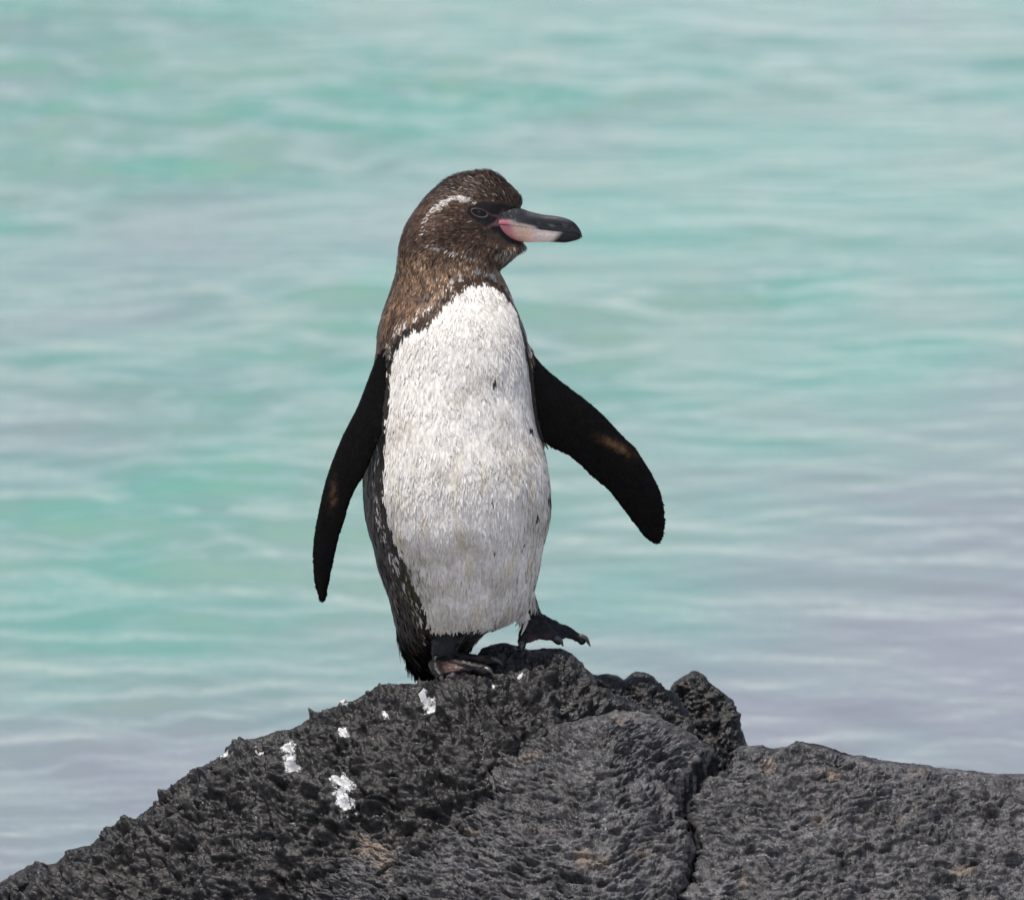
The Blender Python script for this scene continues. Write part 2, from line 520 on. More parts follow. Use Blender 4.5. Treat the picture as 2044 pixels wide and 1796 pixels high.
def build_rocks():
    m_black = rock_material('black_lava', (0.0065, 0.006, 0.006), (0.027, 0.0245, 0.0235), 0.38, 0.0012, 0.35, 0.4)
    m_grey = rock_material('grey_lava', (0.020, 0.0195, 0.0205), (0.078, 0.075, 0.078), 0.42, 0.0010, 0.25, 0.34)
    crack_d = [(1460, 1450), (1490, 1450), (1505, 1424), (1525, 1388), (1548, 1356), (1570, 1348), (1600, 1354), (1640, 1366), (1680, 1386), (1720, 1382), (1760, 1366), (1796, 1346), (1900, 1324), (2100, 1304)]
    crack_e = [(1460, 1462), (1492, 1456), (1525, 1452), (1548, 1430), (1565, 1406), (1600, 1382), (1640, 1377), (1680, 1396), (1720, 1392), (1760, 1380), (1796, 1360), (1900, 1338), (2100, 1318)]
    # mound carrying the penguin
    crest_a = [(-420, 1990), (-200, 1850), (0, 1757), (60, 1726), (112, 1714), (122, 1690), (200, 1662), (215, 1640), (262, 1620), (300, 1590), (340, 1560), (400, 1528),
               (450, 1496), (500, 1480), (560, 1450), (620, 1424), (680, 1398), (740, 1376), (800, 1362), (845, 1359), (875, 1358), (905, 1346), (935, 1334), (965, 1330), (1000, 1331), (1050, 1330),
               (1100, 1340), (1140, 1352), (1180, 1372), (1230, 1400), (1330, 1440), (1420, 1500)]
    a = arch_rock('lava_rock', crest_a, [(-420, 60), (300, 0), (700, -40), (900, -70), (1100, -50), (1420, 60)], 0.42, 0.62, 0.45, 900, 420, m_black,
                  (0.019, 0.12, 0.0062, 0.030, 0.0046, (0.020, 0.016, 0.008), 0.015, 0.017), 1, -420, 1400, shape=0.86, end=0.02,
                  drop=[(582, 1503, 12, 14, 1), (585, 1532, 11, 18, 1), (690, 1572, 15, 18, 1), (692, 1603, 13, 20, 0.85), (684, 1456, 8, 10, 1), (862, 1418, 14, 9, 1),
                        (848, 1409, 8, 5, 0.9), (680, 1404, 12, 4, 0.9), (766, 1420, 5, 4, .9), (640, 1418, 14, 4, .7), (520, 1492, 14, 6, .7), (450, 1512, 14, 8, .6), (1037, 1352, 6, 4, .8), (985, 1360, 5, 4, .8)],
                  profile=[(0, 0, 0), (.08, .02, .003), (.2, .055, .018), (.4, .13, .075), (.6, .20, .16), (.8, .27, .30), (1, .40, .62)])
    tag(a, 'black lava mound splashed with white droppings, under the penguin', 'rock', 'lava rocks')
    # knob under the raised foot
    k = arch_rock('lava_rock', [(925, 1365), (945, 1325), (965, 1298), (1000, 1287), (1040, 1291), (1090, 1291), (1120, 1293), (1145, 1305), (1165, 1325), (1182, 1350), (1195, 1400)],
                  [(925, 10), (1195, 10)], 0.10, 0.2, 0.10, 260, 240, m_black,
                  (0.004, 0.05, 0.0045, 0.022, 0.003, (0.014, 0.012, 0.008), 0.005, 0.014), 2, 925, 1195, bottom=-0.25)
    tag(k, 'small black lava knob under the raised foot', 'rock', 'lava rocks')
    k2 = arch_rock('lava_rock', [(1130, 1420), (1160, 1365), (1180, 1346), (1210, 1345), (1232, 1352), (1245, 1358), (1262, 1344), (1285, 1340), (1305, 1347), (1325, 1372), (1345, 1385), (1370, 1420), (1385, 1460)],
                   [(1130, 190), (1385, 200)], 0.10, 0.34, 0.14, 260, 240, m_black,
                   (0.006, 0.06, 0.0045, 0.024, 0.003, (0.014, 0.012, 0.008), 0.006, 0.016), 3, 1130, 1385, bottom=-0.72)
    tag(k2, 'low lumpy lava rocks between the foot knob and the rounded boulder', 'rock', 'lava rocks')
    k3 = arch_rock('lava_rock', [(1300, 1480), (1325, 1405), (1345, 1366), (1365, 1350), (1386, 1342), (1410, 1352), (1440, 1375), (1458, 1398), (1468, 1425), (1474, 1450), (1484, 1468), (1494, 1500), (1510, 1560)],
                   [(1300, 330), (1510, 330)], 0.09, 0.5, 0.15, 260, 280, m_black,
                   (0.006, 0.06, 0.0045, 0.024, 0.003, (0.014, 0.012, 0.008), 0.006, 0.016), 4, 1300, 1510, bottom=-0.72)
    tag(k3, 'rounded rough lava boulder with a pointed top behind the grey slabs', 'rock', 'lava rocks')
    # grey slabs in front
    prof = [(0, 0, 0), (.06, .02, .004), (.18, .06, .018), (.35, .13, .055), (.55, .22, .115), (.7, .29, .175), (.8, .325, .235), (.88, .33, .30), (1, .34, .5)]
    prof_d = [(0, 0, 0), (.06, .02, .004), (.18, .06, .018), (.33, .12, .052), (.5, .19, .102), (.6, .228, .136), (.66, .236, .158), (.71, .225, .18), (.76, .21, .21), (.86, .2, .3), (1, .2, .6)]
    crest_d = [(520, 1860), (580, 1775), (620, 1722), (655, 1680), (690, 1650), (740, 1622), (800, 1592), (860, 1562), (930, 1530), (975, 1495), (1010, 1472), (1060, 1452), (1110, 1437),
               (1170, 1423), (1230, 1414), (1280, 1418), (1330, 1434), (1370, 1452), (1400, 1468), (1430, 1482), (1460, 1495)]
    d = arch_rock('lava_rock', crest_d, [(520, -330), (700, -260), (1000, -210), (1230, -190), (1460, -200)], 0.4, 0.6, 0.16, 760, 420, m_grey,
                  (0.006, 0.10, 0.0020, 0.030, 0.0052, (0.024, 0.018, 0.0046), 0.010, 0.013), 5, 520, 1456, right_edge=crack_d, profile=prof_d, end=0.016, pscale=[(520, .2), (640, .35), (720, .55), (900, .8), (1150, .97), (1300, 1.03), (1456, 1.3)],
                  tan=[(745, 1695, 45, 22, 1), (770, 1725, 22, 30, 1), (1165, 1712, 20, 22, 1), (1200, 1722, 30, 16, .8), (1065, 1505, 26, 14, .75), (1045, 1515, 20, 8, .7), (950, 1666, 22, 10, .85), (1280, 1705, 14, 7, .9),
                       (1250, 1432, 34, 8, .75), (720, 1640, 20, 8, .6), (830, 1655, 14, 8, .6)])
    tag(d, 'grey layered lava slab with tan stains, left of the long crack', 'rock', 'lava rocks')
    crest_e = [(1440, 1505), (1460, 1492), (1490, 1486), (1530, 1484), (1552, 1492), (1575, 1488), (1595, 1478), (1640, 1480), (1680, 1494), (1720, 1506), (1760, 1516), (1820, 1525), (1900, 1534), (2044, 1545), (2140, 1556), (2220, 1580), (2300, 1640), (2350, 1720), (2380, 1830)]
    e = arch_rock('lava_rock', crest_e, [(1440, -190), (1700, -200), (2100, -190), (2600, -120)], 0.4, 0.6, 0.2, 860, 420, m_grey,
                  (0.006, 0.11, 0.0018, 0.030, 0.0050, (0.026, 0.018, 0.0046), 0.010, 0.014), 6, 1464, 2380, left_edge=crack_e, profile=prof, end=0.012,
                  tan=[(1530, 1525, 20, 10, .9), (1662, 1551, 13, 10, 1.2), (1640, 1545, 26, 8, .7), (1830, 1545, 20, 8, .9), (1638, 1635, 22, 8, .85), (1918, 1737, 36, 8, 1), (1482, 1758, 14, 16, .8), (1800, 1640, 16, 24, .6)])
    tag(e, 'broad grey lava slab with pale stains, right of the long crack', 'rock', 'lava rocks')
    return a, k, d, e

# ------------------------------------------------------------------ the penguin
# rows: v, left, right, depth ratio, egg (narrowing to the front), depth centre
ROWS = [
    (343.6, 953, 963, .9, 0, 0), (345.5, 936, 976, .86, 0, 0), (350, 920, 987, .82, .05, 0), (358, 897, 1001, .78, .12, 0), (370, 877, 1016, .76, .2, 0),
    (384, 859, 1031, .74, .3, 0), (398, 846, 1040, .73, .36, 0), (412, 836, 1040, .73, .42, 0), (425, 827, 1036, .73, .45, 0), (440, 818, 1032, 0.76, .45, 0),
    (455, 810, 1030, 0.75, .45, 0), (470, 804, 1034, 0.72, .42, 0), (485, 800, 1044, 0.68, .38, 0), (494, 798, 1047, 0.67, .36, 0), (504, 797, 1037, 0.7, .3, 0),
    (515, 795, 1024, 0.74, .22, 0), (524, 794, 1013, 0.785, .16, 0), (532, 793, 1003, 0.83, .1, 0), (541, 792, 997, 0.87, .06, 0), (556, 789, 1003, 0.875, .03, 0),
    (577, 783, 1013, 0.89, 0, 0), (599, 774, 1022, 0.915, 0, -1), (624, 764, 1033, 0.92, 0, -2), (655, 756, 1043, 0.92, 0, -3), (690, 752, 1051, .92, 0, -4),
    (720, 748, 1055, .92, 0, -5), (760, 744, 1058, .93, 0, -6), (800, 738, 1062, .94, 0, -6), (850, 731, 1070, .95, 0, -5), (900, 727, 1085, .95, 0, -3),
    (950, 725, 1095, .95, 0, 0), (1000, 727, 1098, .95, 0, 4), (1041, 732, 1096, .95, 0, 8), (1090, 746, 1085, .95, 0, 13), (1127, 755, 1077, .95, 0, 17),
    (1171, 769, 1066, .94, 0, 22), (1201, 778, 1054, .93, 0, 26), (1225, 784, 1036, .92, 0, 29), (1243, 789, 1010, .92, 0, 32), (1256, 792, 980, .9, 0, 37),
    (1270, 797, 962, .85, 0, 42), (1285, 804, 947, .8, 0, 52), (1299, 811, 934, .7, 0, 62), (1315, 822, 915, .6, 0, 74), (1331, 838, 897, .5, 0, 84),
    (1344, 850, 880, .45, 0, 92), (1351, 857, 868, .4, 0, 96)]
ROW = catmull(ROWS, 12)

def row_at(v):
    return [np.interp(v, ROW[:, 0], ROW[:, i]) for i in range(6)]

def body_solid():
    n = 160
    th = np.linspace(0, 2 * np.pi, n, endpoint=False)
    rings = []
    for v, l, r, dr, egg, yc in ROW:
        c, a = (l + r) / 2, max((r - l) / 2, 1)
        y = yc + a * dr * np.sin(th) * (1 - egg * np.cos(th))
        base = P(c, v, yc)
        ring = np.stack([base[0] + a * S * np.cos(th), y * S, np.full(n, base[2])], -1)
        rings.append(ring)
    return loft(rings)

def loft(rings):
    m, n = len(rings), len(rings[0])
    V = np.concatenate(rings)
    F = grid_faces(m, n, True)
    c0, c1 = len(V), len(V) + 1
    V = np.vstack([V, rings[0].mean(0), rings[-1].mean(0)])
    j = np.arange(n)
    T = np.vstack([np.stack([np.full(n, c0), (j + 1) % n, j], -1), np.stack([np.full(n, c1), (m - 1) * n + j, (m - 1) * n + (j + 1) % n], -1)])
    return V, F, T

def flipper_solid(lead, trail, y_lead, y_trail, thick, n=70):
    L = catmull(lead, 8)
    T = catmull(trail, 8)
    L, T = resample(L, n), resample(T, n)
    t = np.linspace(0, 1, n)
    yl = np.interp(t, *zip(*y_lead))
    yt = np.interp(t, *zip(*y_trail))
    PL, PT = P(L[:, 0], L[:, 1], yl), P(T[:, 0], T[:, 1], yt)
    th = np.linspace(0, 2 * np.pi, 40, endpoint=False)
    tk = np.interp(t, *zip(*thick)) * S
    rings = []
    for i in range(n):
        ax = PT[i] - PL[i]
        w = np.linalg.norm(ax)
        ax = ax / (w + 1e-9)
        i0, i1 = max(i - 1, 0), min(i + 1, n - 1)
        sp = (PL[i1] + PT[i1]) - (PL[i0] + PT[i0])
        nn = np.cross(ax, sp)
        nn /= np.linalg.norm(nn) + 1e-9
        s = 0.5 - 0.5 * np.cos(th)
        tt = np.sin(th) * (0.35 + 0.65 * (1 - s)) ** 0.8
        rings.append(PL[i] + np.outer(s * w, ax) + np.outer(tt * min(tk[i], w * 0.45), nn))
    return loft(rings)

def tube_solid(pts, rad, n=18, per=6):
    """pts in (u, v, y) photo units, radius in photo units"""
    k = catmull(np.column_stack([np.asarray(pts, float), rad]), per)
    pos, r = P(k[:, 0], k[:, 1], k[:, 2]), np.maximum(k[:, 3], 0.6) * S
    return tube_world(pos, r, n)

def tube_world(pos, r, n=18):
    tan = np.gradient(pos, axis=0)
    tan /= np.linalg.norm(tan, axis=1)[:, None] + 1e-12
    up = np.array([0.13, 0.21, 0.97])
    rings = []
    th = np.linspace(0, 2 * np.pi, n, endpoint=False)
    def ring(p, t, rr):
        a = np.cross(t, up); a /= np.linalg.norm(a) + 1e-9
        b = np.cross(a, t)
        return p + rr * (np.outer(np.cos(th), a) + np.outer(np.sin(th), b))
    for f in (0.98, 0.7, 0.3):
        rings.append(ring(pos[0] - tan[0] * r[0] * f, tan[0], r[0] * math.sqrt(1 - f * f)))
    for p, t, rr in zip(pos, tan, r):
        rings.append(ring(p, t, rr))
    for f in (0.3, 0.7, 0.98):
        rings.append(ring(pos[-1] + tan[-1] * r[-1] * f, tan[-1], r[-1] * math.sqrt(1 - f * f)))
    return loft(rings)

def web_solid(a, b, thick, sag=0.25, n=14):
    """skin between two toe lines a and b (lists of (u, v, y))"""
    A = resample(P(*np.asarray(a, float).T), n)
    B = resample(P(*np.asarray(b, float).T), n)
    rings = []
    for i in range(n):
        t = np.linspace(0, 1, 9)[:, None]
        e = i / (n - 1)
        ln = A[i] * (1 - t) + B[i] * t
        pull = sag * e * (np.sin(np.pi * t))
        ln = ln * (1 - pull) + (0.5 * (A[0] + B[0])) * pull
        rings.append(ln)
    G = np.array(rings)
    nrm = np.cross(np.gradient(G, axis=0), np.gradient(G, axis=1))
    nrm /= np.linalg.norm(nrm, axis=-1, keepdims=True) + 1e-12
    up = G + nrm * thick * S
    dn = G - nrm * thick * S
    closed = [np.vstack([up[i], dn[i][::-1]]) for i in range(n)]
    return loft(closed)

LEFT_TOES = [
    [(882, 1312, -62), (868, 1322, -84), (870, 1334, -104), (878, 1348, -120)],
    [(890, 1312, -66), (912, 1322, -86), (942, 1330, -100), (972, 1338, -108)],
    [(896, 1312, -58), (925, 1315, -62), (955, 1317, -66), (986, 1320, -68)]]
RIGHT_TOES = [
    [(1066, 1236, 34), (1050, 1258, 10), (1043, 1275, -8), (1042, 1287, -16)],
    [(1072, 1236, 36), (1088, 1256, 22), (1102, 1268, 12), (1114, 1278, 4)],
    [(1078, 1238, 44), (1110, 1252, 46), (1140, 1265, 44), (1162, 1278, 40)]]

def build_penguin():
    root = bpy.data.objects.new('penguin', None)
    COL.objects.link(root)
    tag(root, 'brown and white penguin standing on black lava with flippers held out', 'penguin')

    solids = [body_solid()]
    # flipper on the camera's right
    lead_r = [(1040, 672), (1052, 684), (1062, 702), (1085, 731), (1118, 759), (1148, 782), (1173, 801), (1203, 827), (1231, 857), (1249, 876), (1265, 890), (1284, 918), (1304, 951), (1319, 986), (1325, 1019), (1326, 1046), (1322, 1069), (1313, 1082)]
    trail_r = [(1030, 800), (1040, 850), (1060, 872), (1084, 882), (1105, 895), (1133, 908), (1158, 928), (1178, 948), (1213, 978), (1239, 1011), (1264, 1044), (1284, 1069), (1297, 1079), (1306, 1083)]
    solids.append(flipper_solid(lead_r, trail_r, [(0, 0), (.2, 20), (1, 85)], [(0, 0), (.2, 10), (1, 78)], [(0, 24), (.3, 17), (.7, 12), (1, 5)]))
    # flipper on the camera's left
    lead_l = [(772, 690), (757, 704), (747, 726), (737, 752), (714, 812), (682, 875), (654, 948), (638, 1012), (627, 1072), (625, 1113), (628, 1154), (635, 1183), (641, 1197)]
    trail_l = [(800, 740), (792, 790), (778, 830), (764, 862), (752, 888), (739, 920), (727, 948), (711, 974), (698, 1002), (689, 1034), (676, 1075), (668, 1113), (660, 1151), (652, 1190), (646, 1199)]
    solids.append(flipper_solid(lead_l, trail_l, [(0, -70), (.25, -78), (1, -95)], [(0, -90), (.25, -112), (.6, -96), (1, -82)], [(0, 20), (.3, 16), (.7, 11), (1, 5)]))
    # legs and feet
    solids.append(tube_solid([(905, 1225, -20), (894, 1262, -38), (887, 1290, -52), (884, 1310, -62), (884, 1318, -66)], [38, 33, 27, 22, 17]))
    solids.append(tube_solid([(1030, 1185, 20), (1048, 1212, 30), (1062, 1228, 36), (1070, 1242, 36)], [40, 26, 19, 15]))
    for toes, r in ((LEFT_TOES, 1.05), (RIGHT_TOES, 1.0)):
        for k, t in enumerate(toes):
            solids.append(tube_solid(t, [14 * r, 12 * r, 10 * r, 8.5 * r]))
    for toes in (LEFT_TOES, RIGHT_TOES):
        for i in (0, 1):
            solids.append(web_solid(toes[i], toes[i + 1], 3.6, 0.14 if toes is LEFT_TOES else 0.2))
    # brows: a slight ridge over the eyes, cheeks
    V, F, T, o = [], [], [], 0
    for v, f, t in solids:
        V.append(v); F.append(f + o); T.append(t + o); o += len(v)
    me = make_mesh('raw_body', np.vstack(V), np.vstack(F), np.vstack(T))
    tmp = bpy.data.objects.new('raw_body', me)
    COL.objects.link(tmp)
    rm = tmp.modifiers.new('remesh', 'REMESH')
    rm.mode, rm.voxel_size = 'VOXEL', 0.0011
    sm = tmp.modifiers.new('smooth', 'SMOOTH')
    sm.factor, sm.iterations = 0.5, 5
    dg = bpy.context.evaluated_depsgraph_get()
    me = bpy.data.meshes.new_from_object(tmp.evaluated_get(dg))
    bpy.data.objects.remove(tmp)
    me.name = 'body'
    me.polygons.foreach_set('use_smooth', np.ones(len(me.polygons), bool))
    nv = len(me.vertices)
    co = np.zeros(nv * 3, np.float32); me.vertices.foreach_get('co', co); co = co.reshape(-1, 3).astype(float)
    no = np.zeros(nv * 3, np.float32); me.vertices.foreach_get('normal', no); no = no.reshape(-1, 3).astype(float)
    # gentle unevenness of the feather coat
    reg = region(co)
    coat = (reg == 0)
    d = 0.0016 * fbm(co / np.array([0.03, 0.03, 0.05]) + 3, 2) + 0.0006 * fbm(co / np.array([0.008, 0.008, 0.02]) + 9, 2)
    skin = 0.0010 * fbm(co / np.array([0.007, 0.007, 0.004]) + 1, 3)
    co = co + no * np.where(coat, d, np.where(reg == 2, skin - crease(co), 0))[:, None]
    me.vertices.foreach_set('co', co.astype(np.float32).ravel())
    me.update()
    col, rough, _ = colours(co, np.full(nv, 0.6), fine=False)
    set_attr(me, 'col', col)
    set_attr(me, 'rough', rough)
    m_pl = plumage_material()
    body = add_obj('body', me, m_pl, root)

    # ---- feathers, each a small curved blade
    me.calc_loop_triangles()
    nt = len(me.loop_triangles)
    tri = np.zeros(nt * 3, np.int32); me.loop_triangles.foreach_get('vertices', tri); tri = tri.reshape(-1, 3)
    pa, pb, pc = co[tri[:, 0]], co[tri[:, 1]], co[tri[:, 2]]
    area = 0.5 * np.linalg.norm(np.cross(pb - pa, pc - pa), axis=1)
    cen = (pa + pb + pc) / 3
    rg = region(cen)
    uu, vv = proj(cen)
    dens = np.where(rg == 0, np.interp(vv, [540, 640, 720], [0.62e6, 0.5e6, 0.34e6]), np.where(rg == 1, 0.55e6, 0))
    bare = bare_skin(cen)
    dens = np.where(bare > 0.3, 0, dens)
    w = area * dens
    nf = int(w.sum())
    idx = rng.choice(nt, nf, p=w / w.sum())
    r1, r2 = np.sqrt(rng.random(nf)), rng.random(nf)
    p = pa[idx] * (1 - r1)[:, None] + pb[idx] * (r1 * (1 - r2))[:, None] + pc[idx] * (r1 * r2)[:, None]
    n = no[tri[idx, 0]] + no[tri[idx, 1]] + no[tri[idx, 2]]
    n /= np.linalg.norm(n, axis=1)[:, None]
    rgf = rg[idx]
    u, v = proj(p)
    beak = P(1015, 440, 0)
    flow = np.tile(np.array([0.0, 0.0, -1.0]), (nf, 1))
    hf = p - beak
    hf /= np.linalg.norm(hf, axis=1)[:, None]
    wh = smoothstep(545, 470, v)[:, None]
    flow = flow * (1 - wh) + hf * wh
    # on flippers along the blade
    fl = np.where((u > 1000)[:, None], np.array([0.62, 0.15, -0.77]), np.array([-0.38, -0.1, -0.92]))
    flow = np.where((rgf == 1)[:, None], fl, flow)
    flow += rng.normal(size=(nf, 3)) * 0.16
    flow -= (flow * n).sum(1)[:, None] * n
    flow /= np.linalg.norm(flow, axis=1)[:, None] + 1e-9
    side = np.cross(n, flow)
    head = smoothstep(690, 500, v)
    low = smoothstep(900, 1250, v)
    L = (0.0095 + 0.004 * low) * (1 - head) + 0.0055 * head
    W = (0.0021 + 0.0005 * low) * (1 - head) + 0.0012 * head
    lift = 0.030 + 0.025 * rng.random(nf) + 0.06 * (rng.random(nf) < 0.06) + 0.045 * head
    crown = smoothstep(385, 350, v)
    lift += crown * (0.15 + 0.45 * rng.random(nf))
    tail = smoothstep(1180, 1290, v) * (u < 900) * smoothstep(-10, 30, p[:, 1] / S)
    L = L * (1 + 0.7 * tail)
    lift += 0.12 * tail * rng.random(nf)
    L = np.where(rgf == 1, 0.0035, L) * rng.uniform(0.7, 1.3, nf)
    W = np.where(rgf == 1, 0.0016, W) * rng.uniform(0.75, 1.25, nf)
    lift = np.where(rgf == 1, 0.05, lift)
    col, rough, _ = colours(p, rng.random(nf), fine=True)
    root_p = p - n * 0.0003
    mid = p + flow * (L * 0.55)[:, None] + n * (L * lift * 0.7)[:, None]
    tip = p + flow * L[:, None] + n * (L * lift * 0.9)[:, None]
    sw = side * W[:, None]
    q = np.stack([root_p - sw * 0.35, root_p + sw * 0.35, mid + sw * 0.5, mid - sw * 0.5, tip + sw * 0.14, tip - sw * 0.14], 1).reshape(-1, 3)
    b6 = (np.arange(nf) * 6)[:, None]
    quads = np.vstack([b6 + np.array([3, 2, 1, 0]), b6 + np.array([5, 4, 2, 3])])
    fm = make_mesh('feathers', q, quads)
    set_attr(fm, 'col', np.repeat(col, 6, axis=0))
    set_attr(fm, 'rough', np.repeat(rough, 6))
    tilt = n + rng.normal(size=(nf, 3)) * np.where(head > .5, 0.26, 0.08)[:, None]
    fm.normals_split_custom_set_from_vertices(np.repeat(tilt / np.linalg.norm(tilt, axis=1)[:, None], 6, axis=0))
    fo = add_obj('feathers', fm, m_pl, body)
    fo['kind'] = 'stuff'

    build_bill(root)
    build_eyes(root)
    # claws
    m_claw = plain_material('claw_horn', (0.05, 0.047, 0.045), 0.32)
    claws = [[(876, 1343, -116), (881, 1354, -126), (886, 1367, -130)], [(968, 1334, -108), (977, 1338, -113), (984, 1346, -116)], [(983, 1316, -70), (994, 1319, -72), (1003, 1327, -73)],
             [(1042, 1283, -18), (1041, 1290, -24), (1042, 1297, -27)], [(1111, 1274, 0), (1119, 1279, -4), (1124, 1289, -6)], [(1160, 1270, 38), (1170, 1275, 37), (1178, 1289, 36)]]
    for c in claws:
        v, f, t = tube_solid(c, [6.0, 4.8, 1.2], 14, 8)
        add_obj('claw', make_mesh('claw', v, f, t), m_claw, root)
    # tail of stiff feathers
    m_tail = plain_material('tail_feather', (0.016, 0.012, 0.010), 0.55, 0.4)
    rr = np.random.default_rng(4)
    for i in range(13):
        f = i / 12 - 0.5
        a = P(838 + 26 * f, 1296 + 6 * abs(f), 78 + 26 * f)
        b = P(857 + 14 * f + rr.normal() * 4, 1353 + rr.normal() * 5 - 34 * max(0, -f), 96 + 30 * f)
        t = np.linspace(0, 1, 6)
        pos = a + np.outer(t, b - a)
        wd = np.array([5, 6, 6.2, 5.6, 4, 1.2]) * S
        ax = np.array([0.9, 0.42, 0.1])
        nn = np.cross(ax, b - a); nn /= np.linalg.norm(nn)
        rings = [np.array([pos[j] - ax * wd[j], pos[j] + nn * 1.2 * S, pos[j] + ax * wd[j], pos[j] - nn * 1.2 * S]) for j in range(6)]
        v, q, tr = loft(rings)
        add_obj('tail_feather', make_mesh('tail_feather', v, q, tr, smooth=False), m_tail, root)
    return root

def crease(p):
    u, v = proj(p)
    dl, _ = poly_dist(u, v, [(846, 1313), (880, 1315), (910, 1308)])
    dr_, _ = poly_dist(u, v, [(1048, 1230), (1066, 1230), (1084, 1235)])
    return 0.0022 * np.exp(-(np.minimum(dl, dr_) / 3.2) ** 2)

def region(p):
    """0 coat, 1 flipper, 2 foot"""
    u, v = proj(p)
    _, l, r, dr, egg, yc = row_at(v)
    c, a = (l + r) / 2, np.maximum((r - l) / 2, 2)
    cx = (u - c) / a
    f = np.sqrt(cx ** 2 + ((p[:, 1] / S - yc) / (a * dr)) ** 2)
    reg = np.zeros(len(p), int)
    out = (f > 1.045)
    reg[out & (v > 690) & (((v < 1215) & (u < 722)) | ((v < 970) & (u < 800)) | ((v < 1120) & (u > 1020)))] = 1
    y = p[:, 1] / S
    foot_l = (v > 1262) & (u > 843) & (y < 5) & out
    leg_l = (v > 1246) & (u > 838) & (y < 5) & (f > 1.14)
    foot_r = (v > 1204) & (f > 1.03) & ((u > 1054) | ((v > 1244) & (u > 990)))
    reg[foot_l | foot_r | leg_l] = 2
    reg[(v > 1300) & (y < -20)] = 2
    return reg

def poly_dist(px, py, poly):
    poly = np.asarray(poly, float)
    best = np.full(px.shape, 1e9)
    par = np.zeros(px.shape)
    for i in range(len(poly) - 1):
        a, b = poly[i, :2], poly[i + 1, :2]
        d = b - a
        t = np.clip(((px - a[0]) * d[0] + (py - a[1]) * d[1]) / (d @ d + 1e-9), 0, 1)
        q = np.hypot(px - a[0] - t * d[0], py - a[1] - t * d[1])
        par = np.where(q < best, i + t, par)
        best = np.minimum(best, q)
    return best, par

def inside(px, py, poly):
    poly = np.asarray(poly, float)
    res = np.zeros(px.shape, bool)
    j = len(poly) - 1
    for i in range(len(poly)):
        xi, yi, xj, yj = *poly[i], *poly[j]
        cond = ((yi > py) != (yj > py)) & (px < (xj - xi) * (py - yi) / (yj - yi + 1e-12) + xi)
        res ^= cond
        j = i
    return res

BARE = [(934, 412), (962, 400), (1000, 404), (1030, 412), (1050, 420), (1050, 470), (1040, 492), (1010, 487), (996, 468), (968, 452), (944, 440), (930, 426)]
def bare_skin(p):
    u, v = proj(p)
    d, _ = poly_dist(u, v, BARE + BARE[:1])
    s = np.where(inside(u, v, BARE), d, -d)
    return smoothstep(-3, 4, s + 2.5 * noise(p / 0.003))

# edge of the white front: (angle across the chest in degrees, v)
WL = [(36, 562), (18, 566), (3, 585), (-12, 618), (-24, 648), (-38, 664), (-49, 692), (-51, 730), (-50, 780), (-50, 850), (-51, 920), (-51, 980), (-47, 1040), (-42, 1090), (-38, 1130), (-33, 1170), (-27, 1210), (-18, 1248), (-2, 1268)]
WR = [(15, 1275), (45, 1278), (75, 1284), (112, 1284), (110, 1190), (100, 1050), (97, 950), (92, 850), (84, 760), (78, 700), (76, 650), (76, 610), (66, 580), (50, 565)]
KX = 2.6
WPOLY = [(a * KX, v) for a, v in WL + WR]
HEADLINE = [(948, 405), (938, 400), (918, 396), (904, 398), (882, 411), (864, 423), (857, 434), (849, 455), (848, 473), (862, 489), (889, 496), (909, 501), (927, 505), (949, 514), (975, 524)]
CHIN = [(1002, 492), (1020, 487), (1050, 486), (1058, 489), (1045, 500), (1028, 512), (1012, 520), (998, 518), (990, 505)]
SPOTS = [(986, 752, 2.6, 6), (1058, 848, 2.4, 6), (985, 992, 2.6, 6), (1074, 1022, 2.6, 7), (1048, 1083, 2.2, 7), (989, 1096, 3, 6), (1098, 985, 6, 14)]

